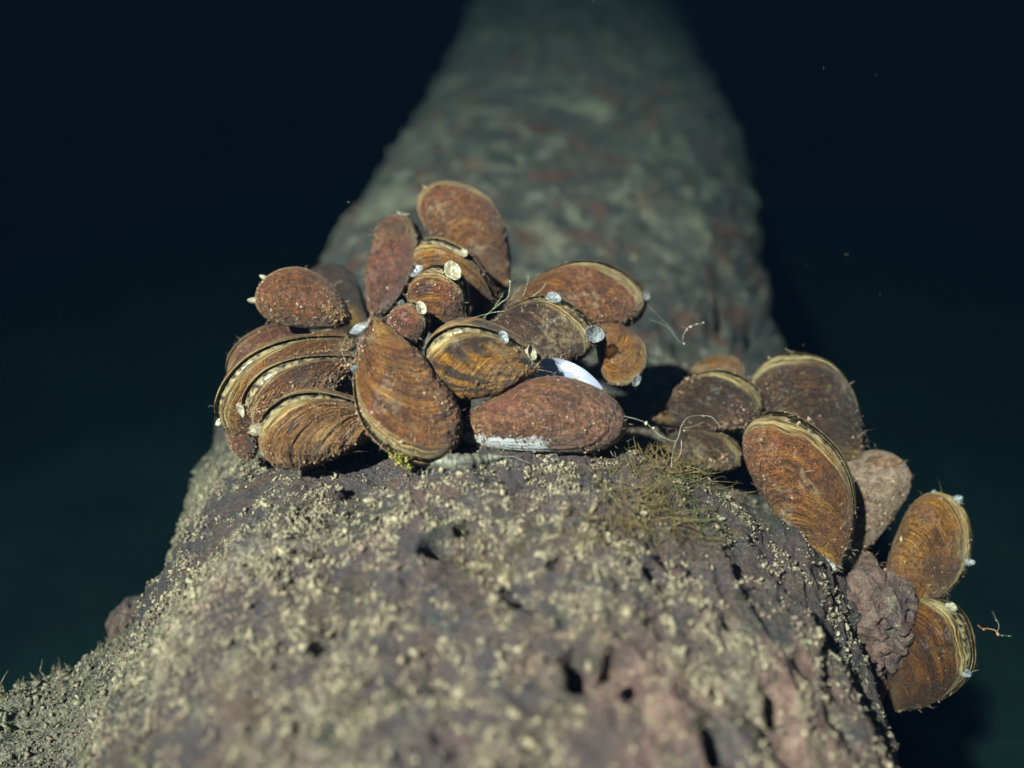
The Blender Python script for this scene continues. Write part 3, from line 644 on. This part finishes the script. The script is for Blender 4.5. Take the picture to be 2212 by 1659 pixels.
# ------------------------------------------------------------------ silt, algae, threads
def sediment():
    r = np.random.default_rng(4)
    cand = np.where(_facing & (LY > .7) & (LY < 3.6) & (LN[:, 2] > -.15))[0]
    P = LP[cand]; cl = fbm(P * 4.5 + 8, 3); cl2 = fbm(P * 15 + 2, 3)
    wgt = np.clip(.30 + .45 * cl + .75 * cl2 + .6 * (LSILT[cand] - .4), 0.02, 2) ** 1.35 * np.clip(LN[cand][:, 2] + .35, .05, 1)
    wgt *= .55 + .45 * sstep(1.5, 2.2, LY[cand]); wgt *= np.where(np.sin(LT[cand]) > .45, .55, 1)
    n = 135000; k = cand[r.choice(len(cand), n, p=wgt / wgt.sum())]
    S = np.exp(r.normal(math.log(.00175), .55, n)).clip(.0009, .0105)
    C = LP[k] + LN[k] * (S * r.uniform(.1, 1.0, n))[:, None] + r.normal(size=(n, 3)) * .004
    ks = r.choice(np.where(STUB_D[:, 2] > -.2)[0], 7000); Ss = np.exp(r.normal(math.log(.0034), .55, 7000)).clip(.0012, .014)
    C = np.concatenate([C, STUB_V[ks] + STUB_D[ks] * Ss[:, None] * .5 + r.normal(size=(7000, 3)) * .005]); S = np.concatenate([S, Ss])
    cf = np.where(_facing & (LY > 3.4) & (LY < 14) & (LN[:, 2] > .2))[0]; wf = np.clip(.3 + fbm(LP[cf] * 1.5, 2), .02, 2) * np.clip(LD[cf], 3, 9) ** 1.2
    kf = cf[r.choice(len(cf), 260, p=wf / wf.sum())]; Sf = np.exp(r.normal(math.log(.010), .4, 260)).clip(.004, .02)
    C = np.concatenate([C, LP[kf] + LN[kf] * Sf[:, None] * .3]); S = np.concatenate([S, Sf]); n = len(S)
    V, Fc = lumps(C, S, 6, np.exp(r.normal(.25, .45, n)).clip(.8, 3.2))
    tag(mesh_obj('sediment', V, Fc, M_SILT, smooth=True), kind='stuff')
sediment()

def hair(P, N, L, r0, rg, curl=.6, droop=.3, n=9):
    tt = np.linspace(0, 1, n); a = rg.normal(size=3); b = rg.normal(size=3); a -= N * (a @ N); a /= np.linalg.norm(a) + 1e-9
    pth = P + N * (tt * L * (1 - .25 * curl))[:, None] + a * (np.sin(tt * 1.7 * (0.6 + rg.random())) * L * curl)[:, None] + b * (np.sin(tt * 5) * L * .06)[:, None] - np.array([0, 0, 1.0]) * (tt ** 2 * L * droop)[:, None]
    return pth, r0 * (1 - .75 * tt)
def algae():
    rg = np.random.default_rng(9); paths = []
    for (u, v, su, sv, n, Lm) in ((1420, 1075, 60, 38, 430, .10), (1455, 1010, 25, 15, 110, .08), (1300, 1150, 50, 25, 60, .06), (1130, 1160, 60, 25, 40, .045), (1500, 1130, 40, 30, 60, .09), (1040, 1230, 40, 40, 40, .05), (1380, 955, 25, 12, 30, .05)):
        for _ in range(n):
            P, N = log_at(u + rg.normal() * su, v + rg.normal() * sv)
            paths.append(hair(P, N, Lm * rg.uniform(.5, 1.5), .0013 * rg.uniform(.7, 1.5), rg, .8, .35))
    V, Fq = tubes(paths, 4); tag(mesh_obj('algae', V, Fq, M_ALGAE), kind='stuff')
    paths = []
    top = np.where(STUB_D[:, 2] > .0)[0]
    lm = np.where(_facing & (LY < 3.2) & (LU < 330) & (LV > 1330))[0]
    for j in range(520):
        if j < 330: k = rg.choice(top); P, N = STUB_V[k], STUB_D[k]
        else: k = rg.choice(lm); P, N = LP[k], LN[k]
        pth, rad = hair(P, N, rg.uniform(.02, .075), .0020, rg, .5, .1); paths.append((pth, rad))
        for q in range(3):
            i = rg.integers(3, 8); paths.append(hair(pth[i], (N + rg.normal(size=3) * .8) / 1.5, rg.uniform(.012, .035), .0018, rg, .4, 0, 5))
    V, Fq = tubes(paths, 4); tag(mesh_obj('algae_turf', V, Fq, M_TUFT), kind='stuff')
algae()

def thread(name, label, pts, rad, mat, beads=(), branches=()):
    def spline(p):
        W = np.array([at(*q) for q in p]); n = len(W); t = np.linspace(0, n - 1, n * 8); i = np.clip(t.astype(int), 0, n - 2); f = (t - i)[:, None]
        p0, p1, p2, p3 = W[np.clip(i - 1, 0, n - 1)], W[i], W[i + 1], W[np.clip(i + 2, 0, n - 1)]
        return .5 * (2 * p1 + (p2 - p0) * f + (2 * p0 - 5 * p1 + 4 * p2 - p3) * f ** 2 + (3 * p1 - p0 - 3 * p2 + p3) * f ** 3)
    V, Fq = tubes([(spline(pts), rad * .42)] + [(spline(b), rad * .32) for b in branches], 5); fs = [Fq]
    if beads:
        C = np.array([at(b[0], b[1], b[2]) for b in beads]); S = np.array([b[3] for b in beads]) * .75; Vb, Fb = lumps(C, S, 3, np.full(len(C), 1.4))
        fs.append(Fb + len(V)); V = np.concatenate([V, Vb])
    o = mesh_obj(name, V, fs, mat); tag(o, label, 'algae thread'); return o
thread('algae_thread', 'pale curly thread with a yellow bead looping over the shaded gap beside the flat mussel',
       [(1345, 898, 2.98), (1392, 912, 2.97), (1425, 940, 2.97), (1460, 952, 2.98), (1472, 920, 2.99), (1490, 900, 3.0), (1535, 900, 3.02), (1555, 920, 3.02), (1570, 917, 3.02)], .0022, M_PALE,
       beads=((1396, 914, 2.97, .010), (1412, 925, 2.97, .006), (1520, 899, 3.01, .004), (1478, 930, 2.99, .004)),
       branches=([(1460, 952, 2.98), (1452, 985, 2.96), (1450, 1010, 2.95)], [(1472, 950, 2.98), (1470, 980, 2.97), (1455, 1000, 2.95)], [(1474, 925, 2.99), (1500, 920, 3.0), (1520, 912, 3.0)]))
thread('algae_thread', 'fine green branching thread rising from the dark gap above the striped mussel',
       [(1040, 690, 3.30), (1065, 668, 3.28), (1085, 652, 3.27), (1098, 640, 3.27), (1102, 610, 3.27)], .0016, M_GREEN,
       beads=((1102, 608, 3.27, .004), (1085, 640, 3.27, .003)), branches=([(1065, 668, 3.28), (1080, 645, 3.27), (1088, 632, 3.26)], [(1010, 690, 3.30), (1060, 676, 3.28), (1090, 672, 3.27)], [(1130, 640, 3.3), (1138, 615, 3.3), (1142, 596, 3.3)], [(1150, 640, 3.3), (1170, 625, 3.29), (1178, 612, 3.29)]))
thread('algae_thread', 'whitish bushy thread floating beside the blurred log right of the pile',
       [(1400, 690, 3.30), (1440, 705, 3.30), (1470, 740, 3.30), (1478, 720, 3.30), (1490, 705, 3.30), (1520, 698, 3.30)], .0014, M_PALE,
       beads=((1478, 742, 3.3, .006), (1492, 706, 3.3, .006), (1505, 700, 3.3, .005), (1520, 697, 3.3, .005), (1484, 712, 3.3, .004)),
       branches=([(1400, 660, 3.3), (1430, 690, 3.3), (1460, 720, 3.3)], [(1470, 705, 3.3), (1485, 708, 3.3), (1492, 706, 3.3)]))
thread('floating_debris', 'reddish broken twig with white filaments drifting at the right edge',
       [(2112, 1350, 3.40), (2122, 1358, 3.40), (2135, 1358, 3.40), (2150, 1362, 3.40), (2154, 1370, 3.40)], .0035, mat_plain('red_thread', (.28, .09, .04), (.42, .17, .08)),
       beads=((2155, 1370, 3.40, .007), (2125, 1360, 3.40, .005)))
thread('algae_thread', 'whitish wisp of thread rising from the drifting reddish twig',
       [(2154, 1366, 3.40), (2158, 1350, 3.40), (2150, 1335, 3.41), (2144, 1320, 3.41)], .0015, M_PALE, beads=((2152, 1340, 3.4, .003), (2165, 1373, 3.4, .003), (2180, 1374, 3.4, .003)), branches=([(2156, 1371, 3.4), (2170, 1373, 3.4), (2185, 1374, 3.4)],))

def amphipod():
    rg = np.random.default_rng(3)
    ctrl = [(880, 1012), (905, 1000), (950, 1003), (1000, 1006), (1050, 1000), (1085, 992)]
    W = []
    for (u, v) in ctrl:
        P, N = log_at(u, v); q = at(u, v - 6, proj(P[None])[2][0] - .03); W.append(q)
    W = np.array(W); n = 60; t = np.linspace(0, len(W) - 1, n); i = np.clip(t.astype(int), 0, len(W) - 2); f = (t - i)[:, None]
    pth = W[i] * (1 - f) + W[i + 1] * f
    prof = .030 * np.sin(np.clip(np.linspace(.06, .985, n), 0, 1) * PI) ** .55 * (1 + .10 * np.sin(np.linspace(0, 13 * 2 * PI, n)))
    V, Fq = tubes([(pth, prof)], 16)
    m = mat_plain('amphipod_skin', (.030, .028, .022), (.105, .095, .068), 60, .5)
    o = mesh_obj('amphipod', V, Fq, m); tag(o, 'mottled grey amphipod with many small legs crouching under the big upright mussel', 'amphipod')
    legs = []
    for j in range(13):
        b = pth[6 + j * 4]
        for s in (-1, 1):
            a = b + np.array([.006 * s, -.02, -.012]); c = a + np.array([rg.uniform(-.02, .02), -.026, -.012]); d = c + np.array([rg.uniform(-.01, .02), -.012, -.030])
            legs.append(([b, a, c, d], [.0035, .003, .0022, .0009]))
    for lg in legs:
        V, Fq = tubes([lg], 5); mesh_obj('leg', V, Fq, m, o)
    for s in (0, 1):
        a = pth[-1]; V, Fq = tubes([(np.array([a, a + [.04, -.02, .012 - .02 * s], a + [.085, -.03, -.005 - .03 * s], a + [.12, -.03, -.02 - .03 * s]]), [.0028, .002, .0015, .0008])], 5)
        mesh_obj('antenna', V, Fq, m, o)
amphipod()

def particles():
    r = np.random.default_rng(21); n = 70
    C = np.array([at(r.uniform(-200, 2400), r.uniform(-50, 1700), d) for d in r.uniform(2.4, 4.2, n)])
    keep = C[:, 2] > 7.45
    C = C[keep]; S = np.exp(r.normal(math.log(.0010), .4, len(C)))
    V, Fc = lumps(C, S, 2); tag(mesh_obj('suspended_particles', V, Fc, M_PALE), kind='stuff')
particles()
